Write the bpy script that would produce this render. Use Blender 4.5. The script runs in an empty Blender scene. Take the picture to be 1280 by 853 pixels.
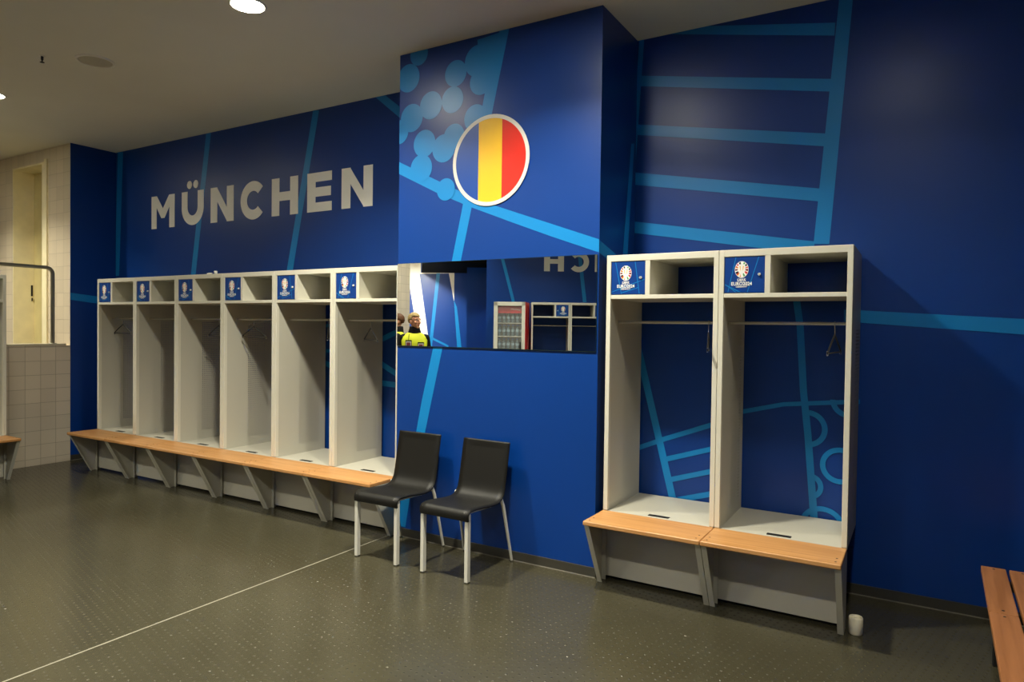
import bpy, bmesh, math, random
from mathutils import Vector, Matrix, Euler
random.seed(7)
sc = bpy.context.scene
col = sc.collection
PI = math.pi

# ------------------------------------------------------------------ dimensions (metres)
CEIL = 3.651
Y_WALL = 4.647          # long blue wall
Y_PIL = 4.027           # front of the blue pillar
X_PL, X_PR = -3.428, -1.769
Y_LOCK = 4.05           # locker fronts
X_LEFT = -8.394         # low tiled wall / blue return
Y_TILE = 4.133
UNIT = 0.7063

# ------------------------------------------------------------------ materials
def lin(h):
    h = h.lstrip('#')
    o = []
    for i in (0, 2, 4):
        c = int(h[i:i+2], 16) / 255
        o.append(c / 12.92 if c <= .04045 else ((c + .055) / 1.055) ** 2.4)
    return (*o, 1)

def base_mat(name, hexcol, rough=.5, metal=0, spec=.5):
    m = bpy.data.materials.new(name); m.use_nodes = True
    b = m.node_tree.nodes['Principled BSDF']
    b.inputs['Base Color'].default_value = lin(hexcol)
    b.inputs['Roughness'].default_value = rough
    b.inputs['Metallic'].default_value = metal
    b.inputs['Specular IOR Level'].default_value = spec
    return m

def N(m, t, **kw):
    n = m.node_tree.nodes.new(t)
    for k, v in kw.items(): setattr(n, k, v)
    return n
def L(m, a, b): m.node_tree.links.new(a, b)
def P(m): return m.node_tree.nodes['Principled BSDF']

def mat(name, hexcol, rough=.5, metal=0, spec=.5, var=.06, scale=6, bump=0, bscale=200):
    """principled with a little procedural tone variation and fine bump"""
    m = base_mat(name, hexcol, rough, metal, spec)
    c = lin(hexcol)
    tc = N(m, 'ShaderNodeTexCoord')
    no = N(m, 'ShaderNodeTexNoise'); no.inputs['Scale'].default_value = scale; no.inputs['Detail'].default_value = 3
    L(m, tc.outputs['Object'], no.inputs['Vector'])
    r = N(m, 'ShaderNodeValToRGB')
    r.color_ramp.elements[0].position = .3; r.color_ramp.elements[1].position = .7
    r.color_ramp.elements[0].color = (*[x * (1 - var) for x in c[:3]], 1)
    r.color_ramp.elements[1].color = (*[min(1, x * (1 + var)) for x in c[:3]], 1)
    L(m, no.outputs['Fac'], r.inputs['Fac']); L(m, r.outputs['Color'], P(m).inputs['Base Color'])
    if bump:
        n2 = N(m, 'ShaderNodeTexNoise'); n2.inputs['Scale'].default_value = bscale
        L(m, tc.outputs['Object'], n2.inputs['Vector'])
        bp = N(m, 'ShaderNodeBump'); bp.inputs['Strength'].default_value = bump; bp.inputs['Distance'].default_value = .002
        L(m, n2.outputs['Fac'], bp.inputs['Height']); L(m, bp.outputs['Normal'], P(m).inputs['Normal'])
    return m

def math_n(m, op, a, b=None, c=None):
    n = N(m, 'ShaderNodeMath', operation=op)
    for i, x in enumerate((a, b, c)):
        if x is None: continue
        if isinstance(x, (int, float)): n.inputs[i].default_value = x
        else: L(m, x, n.inputs[i])
    return n.outputs[0]

def tile_mat(name, hexcol, grout, ax, off, size=.155, g=.016, rough=.28):
    m = base_mat(name, hexcol, rough)
    ge = N(m, 'ShaderNodeNewGeometry'); sp = N(m, 'ShaderNodeSeparateXYZ'); L(m, ge.outputs['Position'], sp.inputs[0])
    ds = []; cells = []
    for a, o in zip(ax, off):
        u = math_n(m, 'DIVIDE', math_n(m, 'SUBTRACT', sp.outputs['XYZ'.index(a)], o), size)
        f = math_n(m, 'FRACT', math_n(m, 'ADD', u, 100))
        ds.append(math_n(m, 'MINIMUM', f, math_n(m, 'SUBTRACT', 1, f)))
        cells.append(math_n(m, 'FLOOR', u))
    d = math_n(m, 'MINIMUM', ds[0], ds[1])
    cv = N(m, 'ShaderNodeCombineXYZ'); L(m, cells[0], cv.inputs[0]); L(m, cells[1], cv.inputs[1])
    wn = N(m, 'ShaderNodeTexWhiteNoise'); L(m, cv.outputs[0], wn.inputs['Vector'])
    c = lin(hexcol); gc = lin(grout)
    mx0 = N(m, 'ShaderNodeMix', data_type='RGBA'); L(m, wn.outputs['Value'], mx0.inputs[0])
    mx0.inputs[6].default_value = (*[x * .94 for x in c[:3]], 1); mx0.inputs[7].default_value = (*[min(1, x * 1.05) for x in c[:3]], 1)
    k = N(m, 'ShaderNodeMapRange'); L(m, d, k.inputs[0]); k.inputs[1].default_value = g * .5; k.inputs[2].default_value = g
    mx = N(m, 'ShaderNodeMix', data_type='RGBA'); L(m, k.outputs[0], mx.inputs[0])
    mx.inputs[6].default_value = gc; L(m, mx0.outputs[2], mx.inputs[7]); L(m, mx.outputs[2], P(m).inputs['Base Color'])
    bp = N(m, 'ShaderNodeBump'); bp.inputs['Strength'].default_value = .5; bp.inputs['Distance'].default_value = .003
    L(m, k.outputs[0], bp.inputs['Height']); L(m, bp.outputs['Normal'], P(m).inputs['Normal'])
    return m

def wood_mat(name, c1, c2, ax='X', rough=.42):
    m = base_mat(name, c1, rough)
    tc = N(m, 'ShaderNodeTexCoord'); mp = N(m, 'ShaderNodeMapping')
    s = {'X': (1.2, 26, 26), 'Y': (26, 1.2, 26)}[ax]
    mp.inputs['Scale'].default_value = s
    oi = N(m, 'ShaderNodeObjectInfo')
    add = N(m, 'ShaderNodeVectorMath', operation='ADD')
    L(m, tc.outputs['Object'], add.inputs[0])
    cx = N(m, 'ShaderNodeCombineXYZ'); L(m, math_n(m, 'MULTIPLY', oi.outputs['Random'], 20), cx.inputs[0]); L(m, math_n(m, 'MULTIPLY', oi.outputs['Random'], 7), cx.inputs[1])
    L(m, cx.outputs[0], add.inputs[1])
    L(m, add.outputs[0], mp.inputs['Vector'])
    no = N(m, 'ShaderNodeTexNoise'); no.inputs['Scale'].default_value = 1.6; no.inputs['Detail'].default_value = 6; no.inputs['Distortion'].default_value = .5
    L(m, mp.outputs[0], no.inputs['Vector'])
    r = N(m, 'ShaderNodeValToRGB'); r.color_ramp.elements[0].position = .32; r.color_ramp.elements[1].position = .68
    r.color_ramp.elements[0].color = lin(c2); r.color_ramp.elements[1].color = lin(c1)
    L(m, no.outputs['Fac'], r.inputs['Fac']); L(m, r.outputs['Color'], P(m).inputs['Base Color'])
    bp = N(m, 'ShaderNodeBump'); bp.inputs['Strength'].default_value = .15; bp.inputs['Distance'].default_value = .002
    L(m, no.outputs['Fac'], bp.inputs['Height']); L(m, bp.outputs['Normal'], P(m).inputs['Normal'])
    return m

def floor_mat():
    """dark olive rubber floor with small raised round studs on a diagonal grid"""
    m = base_mat('studded_rubber', '#56543f', .25, 0, .5)
    ge = N(m, 'ShaderNodeNewGeometry')
    mp = N(m, 'ShaderNodeMapping'); mp.inputs['Rotation'].default_value = (0, 0, math.radians(14)); mp.inputs['Scale'].default_value = (1 / .042,) * 3
    L(m, ge.outputs['Position'], mp.inputs['Vector'])
    sp = N(m, 'ShaderNodeSeparateXYZ'); L(m, mp.outputs[0], sp.inputs[0])
    fx = math_n(m, 'SUBTRACT', math_n(m, 'FRACT', sp.outputs[0]), .5)
    fy = math_n(m, 'SUBTRACT', math_n(m, 'FRACT', sp.outputs[1]), .5)
    d = math_n(m, 'SQRT', math_n(m, 'ADD', math_n(m, 'MULTIPLY', fx, fx), math_n(m, 'MULTIPLY', fy, fy)))
    inside = math_n(m, 'LESS_THAN', d, .17)
    sl = math_n(m, 'MULTIPLY', inside, .85 / .17)
    nv = N(m, 'ShaderNodeCombineXYZ'); L(m, math_n(m, 'MULTIPLY', fx, sl), nv.inputs[0]); L(m, math_n(m, 'MULTIPLY', fy, sl), nv.inputs[1]); nv.inputs[2].default_value = 1
    back = N(m, 'ShaderNodeMapping', vector_type='VECTOR'); back.inputs['Rotation'].default_value = (0, 0, -math.radians(14)); L(m, nv.outputs[0], back.inputs['Vector'])
    nn = N(m, 'ShaderNodeVectorMath', operation='NORMALIZE'); L(m, back.outputs[0], nn.inputs[0])
    no = N(m, 'ShaderNodeTexNoise'); no.inputs['Scale'].default_value = 1.3; no.inputs['Detail'].default_value = 4
    L(m, ge.outputs['Position'], no.inputs['Vector'])
    r = N(m, 'ShaderNodeValToRGB'); r.color_ramp.elements[0].position = .3; r.color_ramp.elements[1].position = .75
    r.color_ramp.elements[0].color = lin('#3b382b'); r.color_ramp.elements[1].color = lin('#444132')
    L(m, no.outputs['Fac'], r.inputs['Fac']); L(m, r.outputs['Color'], P(m).inputs['Base Color'])
    rr = N(m, 'ShaderNodeMapRange'); L(m, no.outputs['Fac'], rr.inputs[0]); rr.inputs[3].default_value = .2; rr.inputs[4].default_value = .27
    L(m, rr.outputs[0], P(m).inputs['Roughness'])
    L(m, nn.outputs[0], P(m).inputs['Normal'])
    return m

def perforated_mat(name, hexcol):
    """powder-coated sheet with rows of small punched holes over its rear half"""
    m = base_mat(name, hexcol, .45)
    tc = N(m, 'ShaderNodeTexCoord'); sp = N(m, 'ShaderNodeSeparateXYZ'); L(m, tc.outputs['Object'], sp.inputs[0])
    ff = []
    for i in (1, 2):
        f = math_n(m, 'SUBTRACT', math_n(m, 'FRACT', math_n(m, 'DIVIDE', math_n(m, 'ADD', sp.outputs[i], 5), .02)), .5)
        ff.append(math_n(m, 'MULTIPLY', f, f))
    d = math_n(m, 'SQRT', math_n(m, 'ADD', *ff))
    hole = math_n(m, 'LESS_THAN', d, .27)
    y = sp.outputs[1]; z = sp.outputs[2]
    reg = math_n(m, 'MULTIPLY', math_n(m, 'GREATER_THAN', y, .26), math_n(m, 'LESS_THAN', y, .50))
    reg = math_n(m, 'MULTIPLY', reg, math_n(m, 'MULTIPLY', math_n(m, 'GREATER_THAN', z, .52), math_n(m, 'LESS_THAN', z, 1.62)))
    fac = math_n(m, 'MULTIPLY', hole, reg)
    tr = N(m, 'ShaderNodeBsdfTransparent'); mx = N(m, 'ShaderNodeMixShader')
    L(m, fac, mx.inputs[0]); L(m, P(m).outputs[0], mx.inputs[1]); L(m, tr.outputs[0], mx.inputs[2])
    L(m, mx.outputs[0], m.node_tree.nodes['Material Output'].inputs['Surface'])
    return m

def emit_mat(name, rgb, strength):
    m = bpy.data.materials.new(name); m.use_nodes = True
    nt = m.node_tree; nt.nodes.clear()
    e = nt.nodes.new('ShaderNodeEmission'); o = nt.nodes.new('ShaderNodeOutputMaterial')
    e.inputs[0].default_value = (*rgb, 1); e.inputs[1].default_value = strength
    nt.links.new(e.outputs[0], o.inputs[0])
    return m

M = {}
M['blue'] = mat('blue_vinyl', '#023887', .36, 0, .45, .02, 1.5, .05, 350)
M['line'] = mat('light_blue_vinyl', '#0f7fc6', .36, 0, .45, .02, 1.5, .05, 350)
M['letter'] = mat('pale_grey_vinyl', '#f4f2ec', .5, 0, .4, .02)
M['white'] = mat('white_vinyl', '#f0efec', .45, 0, .4, .02)
M['flag_white'] = mat('flag_border_vinyl', '#d9d7d1', .45, 0, .4, .02)
M['flag_blue'] = mat('flag_blue_vinyl', '#10459c', .36, 0, .5, .02)
M['flag_yellow'] = mat('flag_yellow_vinyl', '#efba28', .4, 0, .4, .02)
M['flag_red'] = mat('flag_red_vinyl', '#d2281a', .4, 0, .4, .02)
M['ceiling'] = mat('ceiling_paint', '#d9d6cb', .9, 0, .1, .02, 2)
M['black'] = mat('black_paint', '#020202', .9, 0, .05, .1)
M['floor'] = floor_mat()
M['seam'] = mat('pale_weld_seam', '#8d897b', .5)
M['skirt'] = mat('dark_grey_skirting', '#3b3932', .45)
M['foot_strip'] = mat('grey_foot_strip', '#77736a', .5)
M['steel'] = mat('light_grey_powder_coat', '#bebbae', .42, 0, .5, .02, 4)
M['frame'] = mat('pale_grey_powder_coat', '#d6d3c5', .4, 0, .5, .02, 4)
M['perf'] = perforated_mat('light_grey_perforated_sheet', '#bebbae')
M['bracket'] = mat('grey_powder_coat', '#c2c0b4', .4, 0, .5, .03, 4)
M['wood'] = wood_mat('beech_board', '#c8955f', '#b07c46', 'X')
M['wood_dark'] = wood_mat('reddish_beech_slat', '#a06a42', '#875631', 'Y')
M['dark'] = mat('black_recess', '#0c0c0c', .6)
M['screw'] = mat('dark_screw', '#4a3420', .5, .3)
M['chrome'] = mat('chrome', '#c9c9c6', .2, 1, .5, .02)
M['rod'] = mat('satin_steel_rod', '#a8a69c', .35, .8, .5, .02)
M['rail'] = mat('brushed_stainless', '#a7a496', .3, 1, .5, .05)
M['alu'] = mat('satin_aluminium', '#e4e2d8', .38, .12, .5, .03)
M['foam'] = mat('black_integral_foam', '#0b0a07', .5, 0, .38, .1, 8, .12, 500)
M['hanger'] = mat('dark_hanger_wire', '#1a1a1a', .4, .2)
M['tile_low'] = tile_mat('beige_wall_tile', '#dccfba', '#a3967f', 'YZ', (3.668, .074))
M['tile_up'] = tile_mat('beige_wall_tile_far', '#d8cab2', '#b3a48e', 'XZ', (-8.394, .074))
M['ledge'] = mat('pale_ledge_stone', '#d6cdb4', .4)
M['doorpaint'] = mat('cream_door_paint', '#efe4bd', .5)
M['doorleaf'] = mat('olive_cream_leaf', '#c9bb86', .55)
M['mirror'] = base_mat('mirror_silver', '#eef2f1', .0, 1, .5)
M['mirror_edge'] = mat('mirror_edge_glass', '#20302c', .2)
M['speaker'] = mat('speaker_grille_grey', '#b3ad9c', .7, 0, .3, .05, 60)
M['trim'] = mat('white_trim_ring', '#dedad0', .4)
M['paper'] = mat('white_paper', '#efeee8', .7)
M['fleck'] = mat('greyed_paper', '#8c887c', .7)
M['cup'] = mat('ivory_plastic', '#f7efd6', .35)
M['fridge'] = mat('white_fridge_enamel', '#d8d6cb', .35)
M['fridge_in'] = mat('fridge_liner', '#6d6e68', .5)
M['red'] = mat('red_fridge_decal', '#d2141e', .4)
M['glass'] = base_mat('clear_glass', '#ffffff', .03)
_g = M['glass']; _t = N(_g, 'ShaderNodeBsdfTransparent'); _x = N(_g, 'ShaderNodeMixShader'); _x.inputs[0].default_value = .08
L(_g, _t.outputs[0], _x.inputs[1]); L(_g, P(_g).outputs[0], _x.inputs[2]); L(_g, _x.outputs[0], _g.node_tree.nodes['Material Output'].inputs['Surface'])
M['water'] = base_mat('clear_bottle', '#7f9fae', .08); P(M['water']).inputs['Transmission Weight'].default_value = .6
M['cap'] = mat('blue_bottle_cap', '#2a5fb0', .4)
M['wlabel'] = mat('pale_bottle_label', '#8fa9b8', .5)
M['skin'] = mat('skin', '#c98f72', .55, 0, .4, .06, 12)
M['eye'] = mat('eye_dark', '#2b1c14', .3)
M['lips'] = mat('lips', '#a55a50', .5)
M['trouser'] = mat('dark_trousers', '#15161a', .8, 0, .2, .1)
M['jumper'] = mat('black_jumper', '#0d0d10', .8, 0, .2, .1)
M['shoe'] = mat('black_shoe', '#0a0a0a', .5)
M['vest'] = mat('yellow_safety_vest', '#d6dc30', .6, 0, .3, .06)
M['hair_fair'] = mat('fair_hair', '#9c8556', .6, 0, .3, .25, 60, .4, 200)
M['hair_brown'] = mat('brown_hair', '#5a3820', .6, 0, .3, .25, 60, .4, 200)
M['card'] = mat('badge_card', '#d8d4cc', .4)
M['card_red'] = mat('badge_print', '#7c2f38', .5)

# ------------------------------------------------------------------ geometry helpers
class MB:
    """collects shapes; build() links them as ONE mesh object"""
    def __init__(s): s.v = []; s.f = []; s.mi = []; s.sm = []
    def add(s, vs, fs, mi=0, smooth=False):
        o = len(s.v); s.v += [tuple(v) for v in vs]
        for f in fs: s.f.append([i + o for i in f]); s.mi.append(mi); s.sm.append(smooth)
        return s
    def box(s, x0, x1, y0, y1, z0, z1, mi=0):
        vs = [(x, y, z) for z in (z0, z1) for y in (y0, y1) for x in (x0, x1)]
        return s.add(vs, [(0, 2, 3, 1), (4, 5, 7, 6), (0, 1, 5, 4), (2, 6, 7, 3), (0, 4, 6, 2), (1, 3, 7, 5)], mi)
    def bbox(s, x0, x1, y0, y1, z0, z1, b=.003, mi=0, seg=2):
        bm = bmesh.new(); bmesh.ops.create_cube(bm, size=1)
        for v in bm.verts: v.co = ((x0 + x1) / 2 + v.co.x * (x1 - x0), (y0 + y1) / 2 + v.co.y * (y1 - y0), (z0 + z1) / 2 + v.co.z * (z1 - z0))
        bmesh.ops.bevel(bm, geom=bm.edges[:], offset=b, segments=seg, affect='EDGES', profile=.5)
        return s.frombm(bm, mi)
    def frombm(s, bm, mi=0, smooth=False, mat4=None):
        bm.verts.index_update()
        vs = [(mat4 @ v.co if mat4 else v.co.copy()) for v in bm.verts]
        s.add(vs, [[v.index for v in f.verts] for f in bm.faces], mi, smooth); bm.free(); return s
    def prism(s, poly, axis, a0, a1, mi=0):
        """2-D polygon extruded along axis; poly in the two remaining coordinates in xyz order"""
        n = len(poly); vs = []
        for a in (a0, a1):
            for p in poly:
                q = list(p); q.insert('xyz'.index(axis), a); vs.append(q)
        fs = [list(range(n))[::-1], list(range(n, 2 * n))] + [[i, (i + 1) % n, n + (i + 1) % n, n + i] for i in range(n)]
        return s.add(vs, fs, mi)
    def flat(s, poly, fn, mi=0):
        vs = [fn(*p) for p in poly]; return s.add(vs, [list(range(len(vs)))], mi)
    def tube(s, pts, r, n=10, mi=0, cap=True, smooth=True):
        pts = [Vector(p) for p in pts]; rs = r if isinstance(r, (list, tuple)) else [r] * len(pts)
        rings = []; up = None
        for i, p in enumerate(pts):
            d = (pts[min(i + 1, len(pts) - 1)] - pts[max(i - 1, 0)]).normalized()
            if up is None:
                up = Vector((0, 0, 1)) if abs(d.z) < .9 else Vector((1, 0, 0))
            u = (up - d * up.dot(d)).normalized(); w = d.cross(u); up = u
            rings.append([p + (u * math.cos(2 * PI * k / n) + w * math.sin(2 * PI * k / n)) * rs[i] for k in range(n)])
        vs = [v for ring in rings for v in ring]; fs = []
        for i in range(len(pts) - 1):
            for k in range(n):
                fs.append([i * n + k, i * n + (k + 1) % n, (i + 1) * n + (k + 1) % n, (i + 1) * n + k])
        s.add(vs, fs, mi, smooth)
        if cap:
            s.add(rings[0], [list(range(n))[::-1]], mi); s.add(rings[-1], [list(range(n))], mi)
        return s
    def lathe(s, prof, cx=0, cy=0, n=24, mi=0, smooth=True):
        vs = []; fs = []
        for r, z in prof:
            for k in range(n): vs.append((cx + r * math.cos(2 * PI * k / n), cy + r * math.sin(2 * PI * k / n), z))
        for i in range(len(prof) - 1):
            for k in range(n): fs.append([i * n + k, i * n + (k + 1) % n, (i + 1) * n + (k + 1) % n, (i + 1) * n + k])
        return s.add(vs, fs, mi, smooth)
    def ell(s, c, r, n=16, mi=0, rot=None):
        bm = bmesh.new(); bmesh.ops.create_uvsphere(bm, u_segments=n, v_segments=max(6, n * 3 // 4), radius=1)
        m4 = Matrix.Translation(c) @ (rot.to_matrix().to_4x4() if rot else Matrix()) @ Matrix.Diagonal((*r, 1))
        return s.frombm(bm, mi, True, m4)
    def cap(s, p0, p1, r0, r1, n=12, mi=0):
        p0, p1 = Vector(p0), Vector(p1)
        s.tube([p0, p1], [r0, r1], n, mi); s.ell(p0, (r0,) * 3, n, mi); s.ell(p1, (r1,) * 3, n, mi); return s
    def mesh(s, name, mats):
        me = bpy.data.meshes.new(name); me.from_pydata(s.v, [], s.f)
        for m in mats: me.materials.append(m)
        me.polygons.foreach_set('material_index', s.mi); me.polygons.foreach_set('use_smooth', s.sm)
        me.update(); return me
    def build(s, name, mats, parent=None):
        if not isinstance(mats, (list, tuple)): mats = [mats]
        o = bpy.data.objects.new(name, s.mesh(name, mats)); col.objects.link(o)
        if parent: o.parent = parent
        return o

def tag(o, label=None, cat=None, group=None, kind=None):
    if label: o['label'] = label
    if cat: o['category'] = cat
    if group: o['group'] = group
    if kind: o['kind'] = kind
    return o
def empty(name, loc=(0, 0, 0), rz=0, **kw):
    o = bpy.data.objects.new(name, None); o.location = loc; o.rotation_euler = (0, 0, rz); o.empty_display_size = .1
    col.objects.link(o); return tag(o, **kw)
def struct(mb, name, mats, parent=None):
    return tag(mb.build(name, mats, parent), kind='structure')
def kids(o): return list(o.children)
def copy_tree(o, parent=None):
    chn = list(o.children)
    c = o.copy(); col.objects.link(c)
    if parent: c.parent = parent
    for ch in chn: copy_tree(ch, c)
    return c

def clip_poly(poly, lo=None, hi=None, ax=1):
    """Sutherland-Hodgman against lo <= coordinate <= hi"""
    def cut(pl, keep, val):
        out = []
        for i, p in enumerate(pl):
            q = pl[i - 1]
            kp, kq = keep(p[ax]), keep(q[ax])
            if kp != kq:
                t = (val - q[ax]) / (p[ax] - q[ax]); out.append((q[0] + (p[0] - q[0]) * t, q[1] + (p[1] - q[1]) * t))
            if kp: out.append(p)
        return out
    if hi is not None: poly = cut(poly, lambda c: c <= hi, hi)
    if lo is not None and poly: poly = cut(poly, lambda c: c >= lo, lo)
    return poly
def circle(cx, cz, r, n=40): return [(cx + r * math.cos(2 * PI * k / n), cz + r * math.sin(2 * PI * k / n)) for k in range(n)]
def arc_quads(cx, cz, r0, r1, a0, a1, n=36):
    out = []
    for k in range(n):
        t0 = math.radians(a0 + (a1 - a0) * k / n); t1 = math.radians(a0 + (a1 - a0) * (k + 1) / n)
        out.append([(cx + r0 * math.cos(t0), cz + r0 * math.sin(t0)), (cx + r1 * math.cos(t0), cz + r1 * math.sin(t0)),
                    (cx + r1 * math.cos(t1), cz + r1 * math.sin(t1)), (cx + r0 * math.cos(t1), cz + r0 * math.sin(t1))])
    return out

# ------------------------------------------------------------------ slanted front wall frame (behind the camera)
FD = Vector((-.5132, -.8580, 0)); FL = Vector((.8580, -.5132, 0)); FO = Vector((0, 2 * Y_PIL, 0))
def FP(d, lat, z=0): return FO + FD * d + FL * lat + Vector((0, 0, z))
FANG = math.atan2(.5132, -.8580)          # heading of things that stand against it
def front_box(mb, d0, d1, l0, l1, z0, z1, mi=0):
    vs = [FP(d, l, z) for z in (z0, z1) for d in (d0, d1) for l in (l0, l1)]
    return mb.add(vs, [(0, 2, 3, 1), (4, 5, 7, 6), (0, 1, 5, 4), (2, 6, 7, 3), (0, 4, 6, 2), (1, 3, 7, 5)], mi)
D_WALL = 13.03

# ------------------------------------------------------------------ the room
mb = MB(); mb.box(-15, 6, -14, 6.5, -.12, 0)
mb.box(-3.459, -3.449, -2.2, 3.975, 0, .0012, 1)        # pale weld seam in the sheet floor
struct(mb, 'floor', [M['floor'], M['seam']])
struct(MB().box(-15, 6, -14, 6.5, CEIL, CEIL + .15), 'ceiling', M['ceiling'])

BACK = [[(-8.35, 3.658), (-8.239, 3.644), (-8.319, 2.164), (-8.414, 2.167)], [(-6.653, 3.668), (-6.571, 3.657), (-6.831, 2.123), (-6.916, 2.125)], [(-5.028, 3.654), (-4.947, 3.641), (-5.305, 2.08), (-5.391, 2.083)], [(-4.281, 3.684), (-4.139, 3.661), (-3.926, 3.501), (-3.925, 3.403)], [(-4.192, 1.834), (-4.117, 1.834), (-4.152, 0.865), (-4.199, 0.064), (-4.257, 0.056), (-4.228, 0.859)], [(-4.141, 1.505), (-3.839, 1.622), (-3.838, 1.573), (-4.14, 1.454)], [(-4.157, 1.296), (-3.833, 1.147), (-3.832, 1.091), (-4.156, 1.239)], [(-4.174, 1.115), (-3.832, 1.098), (-3.832, 1.049), (-4.173, 1.065)], [(-4.922, 1.292), (-4.742, 1.238), (-4.742, 1.185), (-4.922, 1.238)], [(-0.472, 3.638), (-0.469, 3.734), (-0.39, 3.715), (-0.396, 3.62), (-0.497, 2.145), (-0.587, 2.15)], [(-1.797, 3.743), (-1.354, 3.665), (-0.491, 3.503), (-0.494, 3.425), (-1.515, 3.645), (-1.796, 3.692)], [(-1.797, 3.41), (-1.757, 3.403), (-0.502, 3.161), (-0.505, 3.084), (-1.756, 3.329), (-1.795, 3.337)], [(-1.803, 3.066), (-1.775, 3.061), (-0.532, 2.83), (-0.539, 2.752), (-1.774, 2.987), (-1.802, 2.992)], [(-1.821, 2.729), (-1.794, 2.723), (-0.552, 2.491), (-0.564, 2.413), (-1.792, 2.635), (-1.82, 2.64)], [(-1.815, 2.38), (-1.8, 2.375), (-0.578, 2.164), (-0.595, 2.085), (-1.798, 2.293), (-1.814, 2.296)], [(-1.754, 3.711), (-1.718, 3.704), (-1.768, 2.809), (-1.804, 2.813)], [(-0.406, 1.738), (0.484, 1.684), (0.884, 1.661), (3.2, 1.52), (3.2, 1.43), (0.886, 1.574), (0.486, 1.599), (-0.405, 1.664)], [(-1.798, 1.725), (-1.749, 1.725), (-1.716, 1.52), (-1.428, 0.413), (-1.479, 0.406), (-1.767, 1.518)], [(-1.793, 0.736), (-1.528, 0.85), (-1.196, 0.979), (-1.03, 1.072), (-0.742, 1.146), (-0.307, 1.191), (-0.307, 1.164), (-0.741, 1.118), (-1.029, 1.042), (-1.196, 0.944), (-1.527, 0.814), (-1.792, 0.701)], [(-1.514, 0.711), (-1.167, 0.824), (-1.166, 0.789), (-1.504, 0.676)], [(-1.477, 0.572), (-1.164, 0.673), (-1.163, 0.638), (-1.468, 0.537)], [(-1.434, 0.435), (-1.161, 0.522), (-1.16, 0.484), (-1.428, 0.397)], [(-0.705, 1.826), (-0.662, 1.825), (-0.633, 1.628), (-0.606, 1.225), (-0.575, 0.957), (-0.527, 0.42), (-0.571, 0.414), (-0.617, 0.953), (-0.648, 1.222), (-0.675, 1.628)]]
ARCS = [(-.60, .988, .085, .118, -85, 85), (-.409, .773, .082, .114, 0, 360), (-.58, .626, .05, .081, -80, 80), (-.502, .374, .103, .135, 0, 180), (-.364, 1.18, .076, .108, 180, 360), (-4.807, 1.477, .104, .136, 0, 360), (-4.95, 1.35, .10, .13, -40, 60)]
ARC_MIN = [None] * 7; ARC_MAX = [-.315] * 5 + [None] * 2
mb = MB(); mb.box(X_LEFT - .0, 5.15, Y_WALL, Y_WALL + .2, 0, CEIL)
for k, p in enumerate(BACK):
    p = clip_poly(p, .07, CEIL - .001)
    p = clip_poly(p, X_LEFT + .002, None, 0)
    if len(p) > 2: mb.flat(p, lambda x, z: (x, Y_WALL - .001 - k * .00012, z), 1)
for k, a in enumerate(ARCS):
    for q in arc_quads(*a):
        q = clip_poly(q, ARC_MIN[k], ARC_MAX[k], 0)
        if len(q) > 2: mb.flat(q, lambda x, z: (x, Y_WALL - .0045 - k * .00012, z), 1)
struct(mb, 'wall_back', [M['blue'], M['line']])

# blue pillar built out from the wall
PIL = [[(-3.431, 2.85), (-3.062, 2.671), (-2.79, 2.542), (-2.553, 2.446), (-1.76, 2.167), (-1.764, 2.085), (-2.11, 2.207), (-2.421, 2.323), (-2.772, 2.457), (-3.076, 2.587), (-3.43, 2.759)], [(-2.83, 2.488), (-2.753, 2.465), (-2.845, 2.077), (-2.924, 2.08)], [(-2.924, 2.08), (-2.845, 2.077), (-3.094, 1.058), (-3.151, 0.818), (-3.294, 0.286), (-3.338, 0.035), (-3.409, 0.023), (-3.38, 0.274), (-3.236, 0.81), (-3.185, 1.052)], [(-2.538, 3.66), (-2.460, 3.66), (-2.595, 3.091), (-2.614, 3.049), (-2.695, 3.061), (-2.657, 3.24)], [(-2.724, 3.626), (-2.52, 3.64), (-2.579, 3.321), (-2.698, 3.285)]]
PCIR = [(-3.344, 3.466, 0.105), (-3.246, 3.626, 0.083), (-2.909, 3.424, 0.095), (-2.935, 3.24, 0.095), (-3.13, 3.23, 0.102), (-3.309, 3.163, 0.105), (-3.431, 3.073, 0.091), (-3.186, 2.957, 0.101), (-3.214, 2.778, 0.101), (-3.009, 2.9, 0.102), (-2.917, 2.973, 0.092), (-2.732, 3.079, 0.096), (-2.717, 3.479, 0.112), (-2.688, 3.329, 0.095), (-2.637, 3.486, 0.1), (-2.984, 2.599, 0.081)]
mb = MB(); mb.box(X_PL, X_PR, Y_PIL, Y_WALL + .05, 0, CEIL)
for k, p in enumerate(PIL + [circle(*c) for c in PCIR]):
    p = clip_poly(clip_poly(p, .07, CEIL - .001), X_PL + .001, X_PR - .001, 0)
    if len(p) > 2: mb.flat(p, lambda x, z: (x, Y_PIL - .001 - k * .00012, z), 1)
for p in [[(4.03, 2.165), (4.375, 2.085), (4.375, 2.005), (4.03, 2.085)], [(4.549, 2.901), (4.61, 2.916), (4.509, 2.085), (4.42, 2.077)]]:
    mb.flat(p, lambda y, z: (X_PR + .0012, y, z), 1)
struct(mb, 'wall_pillar', [M['blue'], M['line']])

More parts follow.
